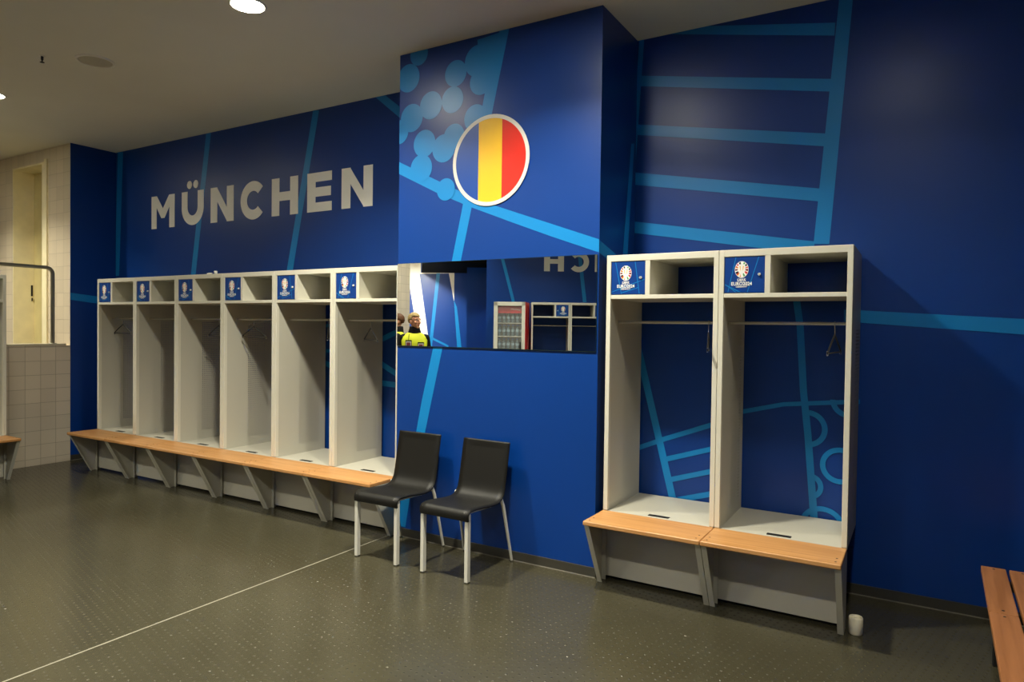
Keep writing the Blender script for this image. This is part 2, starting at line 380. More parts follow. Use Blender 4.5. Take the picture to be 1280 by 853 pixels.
# blue return, low tiled wall, tiled walls of the wash area
mb = MB(); mb.box(X_LEFT - .006, X_LEFT, Y_TILE, Y_WALL + .2, 0, CEIL)
mb.flat([(Y_TILE, 1.936), (Y_WALL - .01, 1.886), (Y_WALL - .01, 1.80), (Y_TILE, 1.854)], lambda y, z: (X_LEFT + .0012, y, z), 1)
struct(mb, 'wall_left', [M['blue'], M['line']])
mb = MB(); mb.box(X_LEFT - .15, X_LEFT - .001, .3, Y_TILE, 0, 1.33); mb.box(X_LEFT - .152, X_LEFT + .004, .3, 4.085, 1.33, 1.352, 1)
struct(mb, 'wall_left_low', [M['tile_low'], M['ledge']])
struct(MB().box(X_LEFT - .15, X_LEFT, -2.17, .3, 0, CEIL), 'wall_left_tiled', M['tile_low'])
mb = MB()
OX0, OX1, OZ = -9.738, -8.93, 3.495
mb.box(-13, OX0, Y_TILE, Y_TILE + .15, 0, CEIL); mb.box(OX1, X_LEFT - .0065, Y_TILE, Y_TILE + .15, 0, CEIL); mb.box(OX0, OX1, Y_TILE, Y_TILE + .15, OZ, CEIL)
struct(mb, 'wall_wash_area', M['tile_up'])
struct(MB().box(-13.1, -13, -2.2, 4.4, 0, CEIL), 'wall_wash_side', M['tile_low'])
# tall cream door set deep in the tiled wall
d1 = tag(empty('door_1', (OX0, Y_TILE, 0)), kind='structure')
w = OX1 - OX0
mb = MB(); mb.box(0, .012, -.012, .26, 0, OZ); mb.box(w - .075, w, -.018, .26, 0, OZ); mb.box(0, w, -.012, .26, OZ - .02, OZ)
mb.box(w - .02, w + .035, -.02, .004, 0, OZ + .03)
mb.build('door_frame', M['doorpaint'], d1)
lf = MB().box(.012, w - .075, .222, .26, 0, OZ - .02).build('door_leaf', M['doorleaf'], d1)
MB().box(.012, .016, .185, .205, 1.92, 2.06).box(.012, .03, .19, .2, 1.86, 1.90).build('strike_plate', M['dark'], d1)

# front wall behind the camera, slanted against the long wall; corridor beside it
OPLINES = [[(-.225, 2.92), (-.165, 2.92), (.055, 2.10), (-.005, 2.10)], [(1.19, 3.4), (1.26, 3.4), (1.42, 2.1), (1.35, 2.1)], [(-.02, 2.1), (.04, 2.1), (.3, .9), (.24, .9)]]
mb = MB(); front_box(mb, D_WALL, 15.45, -.49, 13.5, 0, CEIL)
for p in OPLINES: mb.flat([(a, b) for a, b in p][::1], lambda l, z: FP(D_WALL - .0012, l, z), 1)
struct(mb, 'wall_front', [M['blue'], M['line']])
mb = MB(); front_box(mb, 15.5, 15.7, -5.5, .2, 0, CEIL)
D2 = 15.498
def hp(poly, mi, off=0): mb.flat(poly, lambda l, z: FP(D2 - off, l, z), mi)
hp([(-2.6, 0), (-1.316, 0), (-1.316, 2.82), (-2.08, 2.82), (-2.08, 3.64), (-2.6, 3.64)], 2)
hp([(-2.103, 2.79), (-1.441, 2.81), (-1.316, 2.17), (-1.316, 0), (-1.72, 0), (-1.92, 1.55)], 0, .001)
hp([(-2.45, 2.5), (-2.32, 2.5), (-2.22, 1.90), (-2.05, .6), (-2.0, 0), (-2.45, 0)], 0, .001)
hp([(-1.72, 2.81), (-1.64, 2.81), (-1.80, 1.2), (-1.88, 0), (-1.96, 0), (-1.87, 1.2)], 1, .002)
hp([(-1.93, 1.42), (-1.43, 1.18), (-1.43, 1.13), (-1.93, 1.37)], 1, .002)
hp([(-1.318, 2.2), (-1.25, 2.05), (-1.13, 1.1), (-1.05, .3), (-1.12, .3), (-1.23, 1.1)], 1, .002)
struct(mb, 'wall_corridor', [M['blue'], M['line'], M['white']])
mb = MB(); mb.add([FP(d, l, z) for z in (2.82, 2.9) for d, l in ((13.03, -1.72), (13.03, -.492), (15.49, -.492), (15.49, -2.06))], [(0, 1, 2, 3), (4, 7, 6, 5), (0, 4, 5, 1), (1, 5, 6, 2), (2, 6, 7, 3), (3, 7, 4, 0)]); front_box(mb, 13.03, 13.06, -1.72, -.492, 2.9, CEIL); front_box(mb, 13.1, 15.49, -2.45, -1.75, 3.05, 3.12, 1)  # white slab is added out of view so the corridor lamp shines from lower
struct(mb, 'ceiling_corridor', [M['black'], M['ceiling']])
mb = MB(); front_box(mb, 14.02, 15.49, -.93, -.492, 0, 2.82); struct(mb, 'corridor_shade_block', M['blue'])  # added projecting block, shaped so its face stays dark beside the lamp
struct(MB().box(5, 5.15, -12, Y_WALL + .2, 0, CEIL), 'wall_right', M['blue'])
struct(MB().box(-13.1, X_LEFT - .15, -2.3, -2.17, 0, CEIL), 'wall_wash_end', M['tile_up'])

# skirting
def skirt(name, x0, x1, y0, y1, foot_strip):
    mb = MB(); mb.box(x0, x1, y0, y1, 0, .062); mb.box(*foot_strip, 0, .004, 1); struct(mb, name, [M['skirt'], M['foot_strip']])  # thin grey strip along the foot of the skirting
skirt('baseboard_right', X_PR, 5, Y_WALL - .012, Y_WALL, (X_PR, 5, Y_WALL - .020, Y_WALL - .012))
skirt('baseboard_pillar', X_PL, X_PR + .012, Y_PIL - .012, Y_PIL, (X_PL, X_PR + .012, Y_PIL - .020, Y_PIL - .012))
skirt('baseboard_left', X_LEFT, X_LEFT + .012, Y_TILE, Y_WALL, (X_LEFT + .012, X_LEFT + .016, Y_TILE, Y_WALL))
skirt('baseboard_back', X_LEFT, X_PL, Y_WALL - .012, Y_WALL, (X_LEFT, X_PL, Y_WALL - .016, Y_WALL - .012))

# ------------------------------------------------------------------ wall lettering
ZB, ZT = 2.682, 3.054
SW = .112
DOTS = [True]
def letter_polys(ch, x0, x1):
    h = ZT - ZB; z0, z1 = ZB, ZT
    if ch == 'N': return [[(x0, z0), (x0 + SW, z0), (x0 + SW, z1), (x0, z1)], [(x1 - SW, z0), (x1, z0), (x1, z1), (x1 - SW, z1)], [(x0, z1), (x0 + SW * .95, z1), (x1, z0), (x1 - SW * .95, z0)]]
    if ch == 'H': return [[(x0, z0), (x0 + SW, z0), (x0 + SW, z1), (x0, z1)], [(x1 - SW, z0), (x1, z0), (x1, z1), (x1 - SW, z1)], [(x0, z0 + .145), (x1, z0 + .145), (x1, z0 + .232), (x0, z0 + .232)]]
    if ch == 'E': return [[(x0, z0), (x0 + SW, z0), (x0 + SW, z1), (x0, z1)]] + [[(x0, a), (x1 - c, a), (x1 - c, a + .088), (x0, a + .088)] for a, c in ((z0, 0), (z0 + .143, .012), (z1 - .088, 0))]
    if ch == 'I': return [[(x0, z0), (x1, z0), (x1, z1), (x0, z1)]]
    if ch == 'M':
        xm = (x0 + x1) / 2; b = SW * .88
        return [[(x0, z0), (x0 + b, z0), (x0 + b, z1), (x0, z1)], [(x1 - b, z0), (x1, z0), (x1, z1), (x1 - b, z1)],
                [(x0, z1), (x0 + b * 1.05, z1), (xm, z0 + .225), (xm + .03, z0 + .115), (xm - .03, z0 + .115)],
                [(x1, z1), (x1 - b * 1.05, z1), (xm, z0 + .225), (xm - .03, z0 + .115), (xm + .03, z0 + .115)]]
    if ch == 'C':
        cx, cz, R, r = x0 + .193, (z0 + z1) / 2, .196, .196 - .10
        return arc_quads(cx, cz, r, R, 42, 318, 48)
    if ch == 'U':
        R = (x1 - x0) / 2; cz = z0 + R
        out = [[(x0, cz), (x0 + .105, cz), (x0 + .105, z1), (x0, z1)], [(x1 - .105, cz), (x1, cz), (x1, z1), (x1 - .105, z1)]] + arc_quads(x0 + R, cz, R - .105, R, 180, 360, 32)
        for s in ((-1, 1) if DOTS[0] else ()): out.append(circle(x0 + R + s * .056, z1 + .071, .044, 28))
        return out
LET = [('M', -7.652, -7.211), ('U', -7.08, -6.69), ('N', -6.571, -6.189), ('C', -6.075, -5.699), ('H', -5.602, -5.224), ('E', -5.097, -4.77), ('N', -4.644, -4.26)]
def lettering(label, loc, rz, LET):
    t = empty('wall_lettering', loc, rz, label=label, cat='lettering')
    for ch, a, b in LET:
        mb = MB()
        for i, p in enumerate(letter_polys(ch, a + 7.652, b + 7.652)): mb.prism(p, 'y', -.002 - i * 1e-5, 0)
        mb.build('letter', M['letter'], t)
    return t
lettering('pale grey MÜNCHEN lettering on the blue wall above the row of six lockers', (-7.652, Y_WALL - .0016, 0), 0, LET)
DOTS[0] = False
LET2 = [('M', 0, .441), ('U', .572, .962), ('N', 1.081, 1.463), ('I', 1.58, 1.692), ('C', 1.806, 2.182), ('H', 2.28, 2.658)]
lettering('pale grey MUNICH lettering on the opposite wall, seen reversed in the mirror', FP(D_WALL - .0016, .60 + 2.658), FANG, [(c, a - 7.652, b - 7.652) for c, a, b in LET2])

# flag roundel on the pillar
fr = empty('flag_roundel', (-2.603, Y_PIL - .0036, 2.767), label='round blue, yellow and red flag emblem with white border on the pillar', cat='emblem')
R0, R1 = .292, .317
mb = MB()
for q in arc_quads(0, 0, R0 - .002, R1, 0, 360, 72): mb.prism(q, 'y', -.004, 0)
mb.build('border', M['flag_white'], fr)
def seg(a, b):
    p = clip_poly(circle(0, 0, R0, 96), a, b, 0); return MB().prism(p, 'y', -.0025, 0)
for a, b, k, lb in ((None, -.097, 'flag_blue', 'blue stripe'), (-.097, .097, 'flag_yellow', 'yellow stripe'), (.097, None, 'flag_red', 'red stripe')):
    tag(seg(a, b).build('stripe', M[k], fr), lb)

# mirror across the pillar
mr = empty('mirror', (X_PL, Y_PIL, 1.45), label='wide frameless mirror across the pillar under the flag emblem', cat='mirror')
mw = X_PR - X_PL
mb = MB(); mb.box(.002, mw - .009, -.008, -.0005, 0, .625); mb.build('backing', M['mirror_edge'], mr)
MB().add([(.004, -.0085, .004), (mw - .011, -.0085, .004), (mw - .011, -.0085, .623), (.004, -.0085, .623)], [(0, 1, 2, 3)]).build('mirror_glass', M['mirror'], mr)

# ------------------------------------------------------------------ lockers
FLAGC = ['#f4f4f4', '#101010', '#d22630', '#f6c500', '#1e9e54', '#f4f4f4', '#c8102e', '#7a1f2b', '#f4f4f4', '#e87722', '#f4f4f4', '#006847', '#d22630', '#8a1538', '#f4f4f4', '#1c3f94', '#f4f4f4', '#c8102e']
emb_m = [M['white'], mat('print_black', '#15151a', .5), mat('print_red', '#cf2430', .5), mat('print_gold', '#eab42a', .5), mat('print_green', '#2c9b56', .5), mat('print_wine', '#7c2135', .5), mat('print_orange', '#e2762d', .5)]
def text_mb(mb, s, size, cx, z, bold, mi, fn, xs=1.0):
    cu = bpy.data.curves.new('tmp_text', 'FONT'); cu.body = s; cu.size = size; cu.align_x = 'CENTER'; cu.offset = bold; cu.resolution_u = 3
    ob = bpy.data.objects.new('tmp_text', cu); col.objects.link(ob)
    bpy.context.view_layer.update()
    me = bpy.data.meshes.new_from_object(ob.evaluated_get(bpy.context.evaluated_depsgraph_get()))
    mb.add([fn(cx + v.co.x * xs, z + v.co.y) for v in me.vertices], [list(p.vertices) for p in me.polygons], mi)
    bpy.data.objects.remove(ob); bpy.data.curves.remove(cu); bpy.data.meshes.remove(me)

def make_emblem(y):
    """tournament crest: ring of flag segments round a white trophy, wording below"""
    mb = MB(); cx, cz = .128, 1.952
    fn = lambda x, z: (x, y, z)
    mb.flat([(cx + a, cz + b * 1.22) for a, b in circle(0, 0, .0385, 40)], fn, 0)
    f1 = lambda x, z: (x, y - .0002, z)
    segs = [(100, 118, 1), (128, 142, 2), (150, 166, 6), (174, 190, 5), (200, 218, 1), (218, 228, 2), (228, 238, 3), (252, 262, 6), (288, 304, 4), (320, 338, 2), (346, 4, 5), (12, 24, 2), (32, 48, 1), (58, 72, 4)]
    for a0, a1, mi in segs:
        if a1 < a0: a1 += 360
        for q in arc_quads(0, 0, .021, .0365, a0, a1, 3):
            mb.flat([(cx + a, cz + b * 1.2) for a, b in q], f1, mi)
    f2 = lambda x, z: (x, y - .0004, z)
    # white trophy with two swept handles
    cup = [(-.006, -.036), (.006, -.036), (.0055, -.022), (.012, -.012), (.019, .004), (.021, .02), (.014, .03), (-.014, .03), (-.021, .02), (-.019, .004), (-.012, -.012), (-.0055, -.022)]
    mb.flat([(cx + a, cz + b) for a, b in cup], f2, 0)
    f3 = lambda x, z: (x, y - .0008, z)
    for s in (-1, 1):
        mb.flat([(cx + s * .007, cz + .022), (cx + s * .012, cz + .018), (cx + s * .009, cz), (cx + s * .005, cz - .008)], f3, 3)
    text_mb(mb, 'UEFA', .017, cx, 1.886, .0006, 0, fn, 1.15)
    for q in arc_quads(0, 0, .0165, .018, 20, 160, 8) + arc_quads(0, 0, .0165, .018, 200, 340, 8):
        mb.flat([(cx + a * 1.5, 1.892 + b * .68) for a, b in q], fn, 0)
    text_mb(mb, 'EURO2024', .0275, cx, 1.861, .0007, 0, fn, .92)
    text_mb(mb, 'GERMANY', .0115, cx, 1.849, .0003, 0, fn, 1.2)
    return mb

def make_locker(dx_lines):
    t = empty('open_locker', (0, 0, 0))
    W_, Dp = UNIT, .575
    p = .03
    # two perforated side sheets, open back
    MB().box(.001, .028, .004, Dp, .43, 2.03).build('side_panel', M['perf'], t)
    MB().box(W_ - .028, W_ - .001, .004, Dp, .43, 2.03).build('side_panel', M['perf'], t)
    MB().box(.001, W_ - .001, .002, Dp, 2.03, 2.066).build('top_panel', M['steel'], t)
    mb = MB(); mb.bbox(.001, p, -.002, .03, .44, 2.067, .0025); mb.bbox(W_ - p, W_ - .001, -.002, .03, .44, 2.067, .0025)
    mb.bbox(.001, W_ - .001, -.001, .03, 2.027, 2.067, .0025)
    mb.build('front_frame', M['frame'], t)
    MB().bbox(.028, W_ - .028, .0, Dp, 1.79, 1.815, .002).build('shelf', M['frame'], t)
    MB().bbox(.256, .287, .0, Dp, 1.815, 2.03, .002).build('divider', M['frame'], t)
    fl = MB().box(.026, W_ - .026, .001, Dp, .415, .436).build('floor_panel', M['steel'], t)
    MB().box(.286, .417, .036, .070, .432, .4385).build('grip_slot', M['dark'], fl)
    # lockable box door with crest
    d = MB().bbox(.031, .255, .004, .02, 1.819, 2.026, .002)
    y = .0032
    for poly in dx_lines:
        d.flat(clip_poly(clip_poly(poly, 1.822, 2.023), .034, .252, 0), lambda x, z: (x, y, z), 1)
    d = d.build('door', [M['blue'], M['line']], t)
    make_emblem(.0024).build('crest', emb_m, d)
    lk = MB(); bm = bmesh.new(); bmesh.ops.create_cone(bm, cap_ends=True, segments=20, radius1=.0085, radius2=.007, depth=.012)
    lk.frombm(bm, 0, False, Matrix.Translation((.226, -.001, 1.922)) @ Matrix.Rotation(PI / 2, 4, 'X')); lk.box(.2245, .2275, -.0075, -.006, 1.917, 1.927, 1)
    lk.build('lock', [M['alu'], M['dark']], d)
    r = MB().tube([(.03, .14, 1.645), (W_ - .03, .14, 1.645)], .009, 12)
    r = r.build('clothes_rod', M['rod'], t)
    for x0, x1 in ((.028, .034), (W_ - .034, W_ - .028)): MB().bbox(x0, x1, .128, .152, 1.633, 1.658, .002).build('rod_socket', M['bracket'], r)
    # bench
    bb = MB().bbox(.001, W_ - .001, -.312, -.002, .413, .44, .006, 0, 3).build('bench_board', M['wood'], t)
    for x in (.03, W_ - .03):
        for yy in (-.27, -.21): MB().lathe([(.0001, .4408), (.0055, .4408), (.0055, .439)], x, yy, 10).build('screw', M['screw'], bb)
    for s in (0, 1):
        x0 = .002 if s == 0 else W_ - .006
        x1 = x0 + .004
        mb = MB(); mb.prism([(-.292, .413), (.03, .413), (.03, 0), (-.075, 0)], 'x', x0, x1)
        f0, f1 = (x0, x0 + .03) if s == 0 else (x1 - .03, x1)
        # folded front flange and rear flange
        mb.prism([(-.294, .413), (-.288, .413), (-.071, 0), (-.077, 0)], 'x', f0, f1)
        mb.prism([(-.02, .413), (-.015, .413), (-.015, 0), (-.02, 0)], 'x', f0, f1)
        mb.build('bench_bracket', M['bracket'], t)
    MB().box(.006, W_ - .006, .002, .02, .022, .415).build('kick_panel', M['steel'], t)
    return t

linesA = [[(.055, 2.03), (.059, 2.03), (.104, 1.81), (.100, 1.81)], [(.185, 2.03), (.189, 2.03), (.222, 1.81), (.218, 1.81)], [(.03, 1.835), (.2, 1.895), (.26, 1.915), (.26, 1.911), (.2, 1.891), (.03, 1.831)], [(.10, 1.83), (.21, 1.862), (.21, 1.858), (.10, 1.826)]]
linesB = [[(.094, 2.03), (.098, 2.03), (.052, 1.81), (.048, 1.81)], [(.222, 2.03), (.226, 2.03), (.160, 1.81), (.156, 1.81)], [(.03, 1.872), (.13, 1.82), (.13, 1.814), (.03, 1.866)], [(.05, 1.86), (.1, 1.822), (.095, 1.822), (.047, 1.857)]]
lockA = make_locker(linesA)
lockB = make_locker(linesB)
ORD = ['leftmost', 'second from left', 'third from left', 'fourth from left', 'fifth from left', 'rightmost']
LOCKLAB = ['light grey open locker at the far left end of the six-locker row',
           'light grey open locker, second from the left end of the six-locker row',
           'light grey open locker, third from left in the row, paper scraps on its top',
           'light grey open locker, fourth from the left in the six-locker row',
           'light grey open locker, second from the pillar in the six-locker row',
           'light grey open locker beside the left edge of the pillar, behind the black chair']
X0 = -7.669
for i in range(6):
    o = lockA if i == 0 else copy_tree(lockB if i % 2 else lockA)
    o.location = (X0 + i * UNIT, Y_LOCK, 0)
    tag(o, LOCKLAB[i], 'locker', 'row of six lockers under the lettering')
XR = -1.725
o = copy_tree(lockA); o.location = (XR, Y_LOCK, 0); tag(o, 'light grey open locker with wooden bench, next to the right edge of the pillar', 'locker', 'pair of lockers right of the pillar')
lockB.location = (XR + UNIT, Y_LOCK, 0); tag(lockB, 'light grey open locker with wooden bench, white roll at its foot', 'locker', 'pair of lockers right of the pillar')
o = copy_tree(lockA); o.location = (-7.94, 3.303 - UNIT, 0); o.rotation_euler = (0, 0, PI / 2)
tag(o, 'open locker against the low tiled wall, cut by the left picture edge', 'locker')
OL = ['open locker seen in the mirror right beside the red side of the fridge', 'open locker seen in the mirror, cut off by its right edge']
for k in range(2):
    o = copy_tree(lockB if k else lockA); o.location = FP(12.45, .352 + (k + 1) * (UNIT + .004)); o.rotation_euler = (0, 0, FANG)
    tag(o, OL[k], 'locker', 'lockers along the opposite wall')

# ------------------------------------------------------------------ clothes hangers on the rods
def make_hanger():
    t = empty('coat_hanger')
    # local: hook at origin over the rod, hanger lies in the xz plane
    MB().tube([(.012, 0, -.006), (.013, 0, .004), (.008, 0, .0125), (0, 0, .0145), (-.010, 0, .012), (-.014, 0, .002), (-.010, 0, -.012), (0, 0, -.03), (0, 0, -.06)], .0022, 8).build('hook', M['chrome'], t)
    pts = [(-.2, 0, -.155), (-.1, 0, -.105), (0, 0, -.06), (.1, 0, -.105), (.2, 0, -.155)]
    MB().tube(pts, .0052, 8).build('shoulder_bar', M['hanger'], t)
    b = MB().tube([(-.2, 0, -.158), (.2, 0, -.158)], .0042, 8).build('lower_bar', M['hanger'], t)
    for s in (-1, 1):
        MB().bbox(s * .196 - .0035, s * .196 + .0035, -.005, .005, -.172, -.146, .001).build('clip', M['chrome'], t)
    return t
hg = make_hanger()
HANG = [(-7.425, -5, 'dark wire coat hanger in the far left locker'), (-5.80, -9, 'dark wire coat hanger in the locker under the paper scraps'),
        (-5.285, -7, 'dark wire coat hanger hanging square-on in the fourth locker from left'), (-4.33, -46, 'coat hanger at the right side of the fifth locker, mostly hidden by its post'),
        (-3.85, -32, 'dark wire coat hanger in the locker next to the left edge of the pillar'),
        (-1.11, -76, 'dark coat hanger in the left one of the two lockers right of the pillar'), (-.41, 86, 'dark coat hanger in the locker with the white roll at its foot')]
for i, (x, a, lb) in enumerate(HANG):
    o = hg if i == 0 else copy_tree(hg)
    o.location = (x, Y_LOCK + .14, 1.645 - .003); o.rotation_euler = (0, 0, math.radians(a)); tag(o, lb, 'hanger', 'coat hangers in the lockers')

# ------------------------------------------------------------------ chairs
def smooth_pts(pts, n=6):
    out = []
    P_ = [Vector((*p, 0)) for p in pts]
    for i in range(len(P_) - 1):
        p0, p1, p2, p3 = P_[max(i - 1, 0)], P_[i], P_[i + 1], P_[min(i + 2, len(P_) - 1)]
        for k in range(n):
            t = k / n
            out.append(.5 * ((2 * p1) + (-p0 + p2) * t + (2 * p0 - 5 * p1 + 4 * p2 - p3) * t * t + (-p0 + 3 * p1 - 3 * p2 + p3) * t ** 3))
    out.append(P_[-1]); return [(v.x, v.y) for v in out]
def make_chair():
    t = empty('shell_chair')
    prof = smooth_pts([(.026, .388), (.022, .418), (.031, .443), (.058, .457), (.13, .457), (.24, .447), (.33, .441), (.385, .449), (.42, .474), (.44, .515), (.462, .62), (.483, .73), (.50, .822)], 6)
    W2 = .193; th = .014
    n = len(prof); nx = 8; top = []; bot = []
    for i, (y, z) in enumerate(prof):
        a = Vector(prof[min(i + 1, n - 1)]) - Vector(prof[max(i - 1, 0)]); a.normalize(); nr = Vector((a.y, -a.x))   # outward (below / behind)
        tt = th * (1.0 if i < n * .75 else .8)
        row_t = []; row_b = []
        for k in range(nx + 1):
            x = -W2 + 2 * W2 * k / nx
            dish = .006 * (1 - (x / W2) ** 2) * (1 if n * .25 < i < n * .95 else .3)
            row_t.append((x, y + nr.x * dish, z + nr.y * dish)); row_b.append((x, y + nr.x * (tt + dish), z + nr.y * (tt + dish)))
        top.append(row_t); bot.append(row_b)
    bm = bmesh.new()
    T = [[bm.verts.new(c) for c in r] for r in top]; B = [[bm.verts.new(c) for c in r] for r in bot]
    for i in range(n - 1):
        for k in range(nx):
            bm.faces.new((T[i][k], T[i][k + 1], T[i + 1][k + 1], T[i + 1][k])); bm.faces.new((B[i][k + 1], B[i][k], B[i + 1][k], B[i + 1][k + 1]))
        bm.faces.new((T[i][0], T[i + 1][0], B[i + 1][0], B[i][0])); bm.faces.new((T[i + 1][nx], T[i][nx], B[i][nx], B[i + 1][nx]))
    for k in range(nx):
        bm.faces.new((T[0][k + 1], T[0][k], B[0][k], B[0][k + 1])); bm.faces.new((T[-1][k], T[-1][k + 1], B[-1][k + 1], B[-1][k]))
    bmesh.ops.recalc_face_normals(bm, faces=bm.faces[:])
    sh = [e for e in bm.edges if len(e.link_faces) == 2 and e.calc_face_angle() > 1.0]
    bmesh.ops.bevel(bm, geom=sh, offset=.004, segments=2, affect='EDGES')
    MB().frombm(bm, 0, True, Matrix.Translation((.008, 0, 0))).build('seat_shell', M['foam'], t)
    mb = MB()
    for s in (-1, 1): mb.tube([(s * .165, .03, .434), (s * .165, .20, .428), (s * .165, .36, .422), (s * .18, .43, .438)], .009, 8)
    mb.tube([(-.165, .06, .432), (.165, .06, .432)], .009, 8); mb.tube([(-.165, .33, .42), (.165, .33, .42)], .009, 8)
    mb.build('seat_frame', M['alu'], t)
    for s in (-1, 1):
        l = MB().bbox(s * .176 + .004 - .0125, s * .176 + .004 + .0125, .034, .066, .006, .432, .002).build('leg', M['alu'], t)
        MB().bbox(s * .176 + .004 - .0115, s * .176 + .004 + .0115, .035, .065, 0, .008, .001).build('foot_cap', M['dark'], l)
        l = MB().tube([(s * .182, .425, .455), (s * .186, .45, .40), (s * .200, .545, .006)], [.0125, .012, .0095], 12)
        l.tube([(s * .17, .418, .446), (s * .19, .426, .456)], .0125, 10)
        l = l.build('leg', M['alu'], t)
        MB().tube([(s * .200, .545, .008), (s * .2003, .546, 0)], .0105, 10).build('foot_cap', M['dark'], l)
    return t
c1 = make_chair(); c1.location = (-3.152, 3.452, 0); c1.rotation_euler = (0, 0, 0)
tag(c1, 'black shell chair with aluminium legs, beside the end of the six-locker bench', 'chair', 'black chairs in front of the pillar')
c2 = copy_tree(c1); c2.location = (-2.578, 3.452, 0); c2.rotation_euler = (0, 0, math.radians(-1))
tag(c2, 'black shell chair with aluminium legs, the one standing fully in front of blue wall', 'chair', 'black chairs in front of the pillar')

# ------------------------------------------------------------------ slatted benches at the right
def slat_bench(name, length, label, loc, rz):
    t = empty(name, loc, rz, label=label, cat='bench', group='slatted benches end to end')
    nsl, sw, gap = 4, .102, .013
    for k in range(nsl):
        x = k * (sw + gap)
        s = MB().bbox(x, x + sw, -length + .002, -.002, .412, .44, .004).build('slat', M['wood_dark'], t)
        for y in (-.035, -length + .035): MB().lathe([(.0001, .4408), (.006, .4408), (.006, .439)], x + sw / 2, y, 10).build('screw', M['dark'], s)
    w = nsl * (sw + gap) - gap
    for y in (-.12, -length + .12):
        mb = MB(); mb.bbox(.04, w - .04, y - .02, y + .02, .37, .412, .003)
        for x in (.07, w - .07): mb.bbox(x - .02, x + .02, y - .02, y + .02, 0, .372, .003)
        mb.build('trestle', M['dark'], t)
    return t
rz = math.radians(-1.15)
slat_bench('slatted_bench', .665, 'reddish slatted wooden bench with its end near the blue wall', (.284, 4.132, 0), rz)
v = Vector((0, -.668, 0)); v.rotate(Euler((0, 0, rz)))
slat_bench('slatted_bench', 1.1, 'reddish slatted wooden bench cut by the bottom right picture corner', (.284 + v.x, 4.132 + v.y, 0), rz)

# ------------------------------------------------------------------ small things on the floor and lockers
mb = MB().lathe([(.0001, 0), (.031, 0), (.034, .004), (.035, .05), (.0345, .086), (.032, .0905), (.027, .0905), (.025, .086), (.025, .079), (.0001, .079)], n=36)
cup = mb.build('white_roll', M['cup']); cup.location = (-.262, 4.03, 0)
tag(cup, 'short ivory white cylinder standing on the floor at the bench foot', 'roll')
MB().lathe([(.0001, .0792), (.012, .0792), (.014, .0835), (.012, .0855), (.0001, .086)], n=20).build('core_plug', M['cup'], cup)
def scrap(name, loc, s, seed, label, grp):
    rnd = random.Random(seed); bm = bmesh.new(); bmesh.ops.create_icosphere(bm, subdivisions=2, radius=1)
    for v in bm.verts: v.co *= rnd.uniform(.6, 1.15)
    o = MB().frombm(bm, 0, False, Matrix.Diagonal((s[0], s[1], s[2], 1)) ).build(name, M['fleck'] if 'fleck' in name else M['paper']); lo = min(v.co.z for v in o.data.vertices)
    o.location = (loc[0], loc[1], loc[2] - lo)
    return tag(o, label, 'litter', grp)
scrap('paper_scrap', (-5.79, 4.085, 2.0665), (.035, .025, .009), 1, 'flat white paper scrap lying on a locker top under the lettering', 'paper scraps on the locker top')
scrap('paper_scrap', (-5.70, 4.085, 2.0665), (.02, .018, .016), 2, 'crumpled upright white paper scrap on a locker top under the lettering', 'paper scraps on the locker top')
for i, (x, y, lb) in enumerate([(-1.02, 3.506, 'white paper fleck on the floor in front of the right pair of lockers'), (-2.109, 2.427, 'white paper fleck on the floor at the bottom edge of the picture'),
                                (-3.187, 3.01, 'white paper fleck on the floor just right of the pale floor seam')]):
    scrap('paper_fleck', (x, y, 0), (.007, .005, .002), 5 + i, lb, 'flecks on the floor')

# stainless rail on the low wall
xr = X_LEFT - .06
pts = [(xr, 3.975, 1.352)] + [(xr, 3.975, 2.14)] + [(xr, 3.975 - .07 * (1 - math.cos(a)), 2.14 + .07 * math.sin(a)) for a in [PI / 2 * k / 6 for k in range(1, 7)]] + [(xr, .5, 2.21)]
hr = empty('guard_rail', (xr, 3.975, 1.352), label='bent stainless steel rail standing on the ledge of the low tiled wall', cat='rail')
pl = [(0, b - 3.975, c - 1.352) for a, b, c in pts]
MB().tube(pl, .021, 14).build('rail_tube', M['rail'], hr)
MB().tube([(0, .5 - 3.975, .86), (0, .5 - 3.975, 0)], .021, 14).build('post', M['rail'], hr)
MB().lathe([(.0001, .006), (.04, .006), (.04, 0)], 0, 0, 20).build('base_flange', M['rail'], hr)

# ------------------------------------------------------------------ ceiling fittings
LCOL = (1.0, .945, .765)
LAMP = emit_mat('lamp_glow', LCOL, 165)
LAMP_DIM = emit_mat('lamp_glow_dimmer', LCOL, 50)
SPREAD = math.radians(129); WATT = 64
def downlight(x, y, label, m=LAMP, z=CEIL, r=.10, p=1.0, spread=None):
    t = empty('downlight', (x, y, z), label=label, cat='ceiling light', group='round ceiling downlights')
    mb = MB().lathe([(r, -.004), (r + .002, -.009), (r + .014, -.008), (r + .018, 0)], n=40); mb.build('trim_ring', M['trim'], t)
    MB().add([(r * math.cos(2 * PI * k / 40), r * math.sin(2 * PI * k / 40), -.006) for k in range(40)], [list(range(40))[::-1]]).build('diffuser', m, t)
    la = bpy.data.lights.new('downlight_beam', 'AREA'); la.shape = 'DISK'; la.size = 2 * r - .01; la.spread = spread or SPREAD
    la.energy = WATT * p; la.color = LCOL
    lo = bpy.data.objects.new('downlight_beam', la); col.objects.link(lo); lo.parent = t; lo.location = (0, 0, -.0075)
    return t
ROW1 = 2.86
downlight(-3.75, 2.91, 'lit round downlight at the top edge of the picture')
downlight(-7.26, 2.90, 'lit round downlight at the left edge of the picture, beyond the speaker', LAMP_DIM, p=.12)
downlight(-1.95, ROW1, 'round downlight in front of the pillar, above the floor before the right lockers')
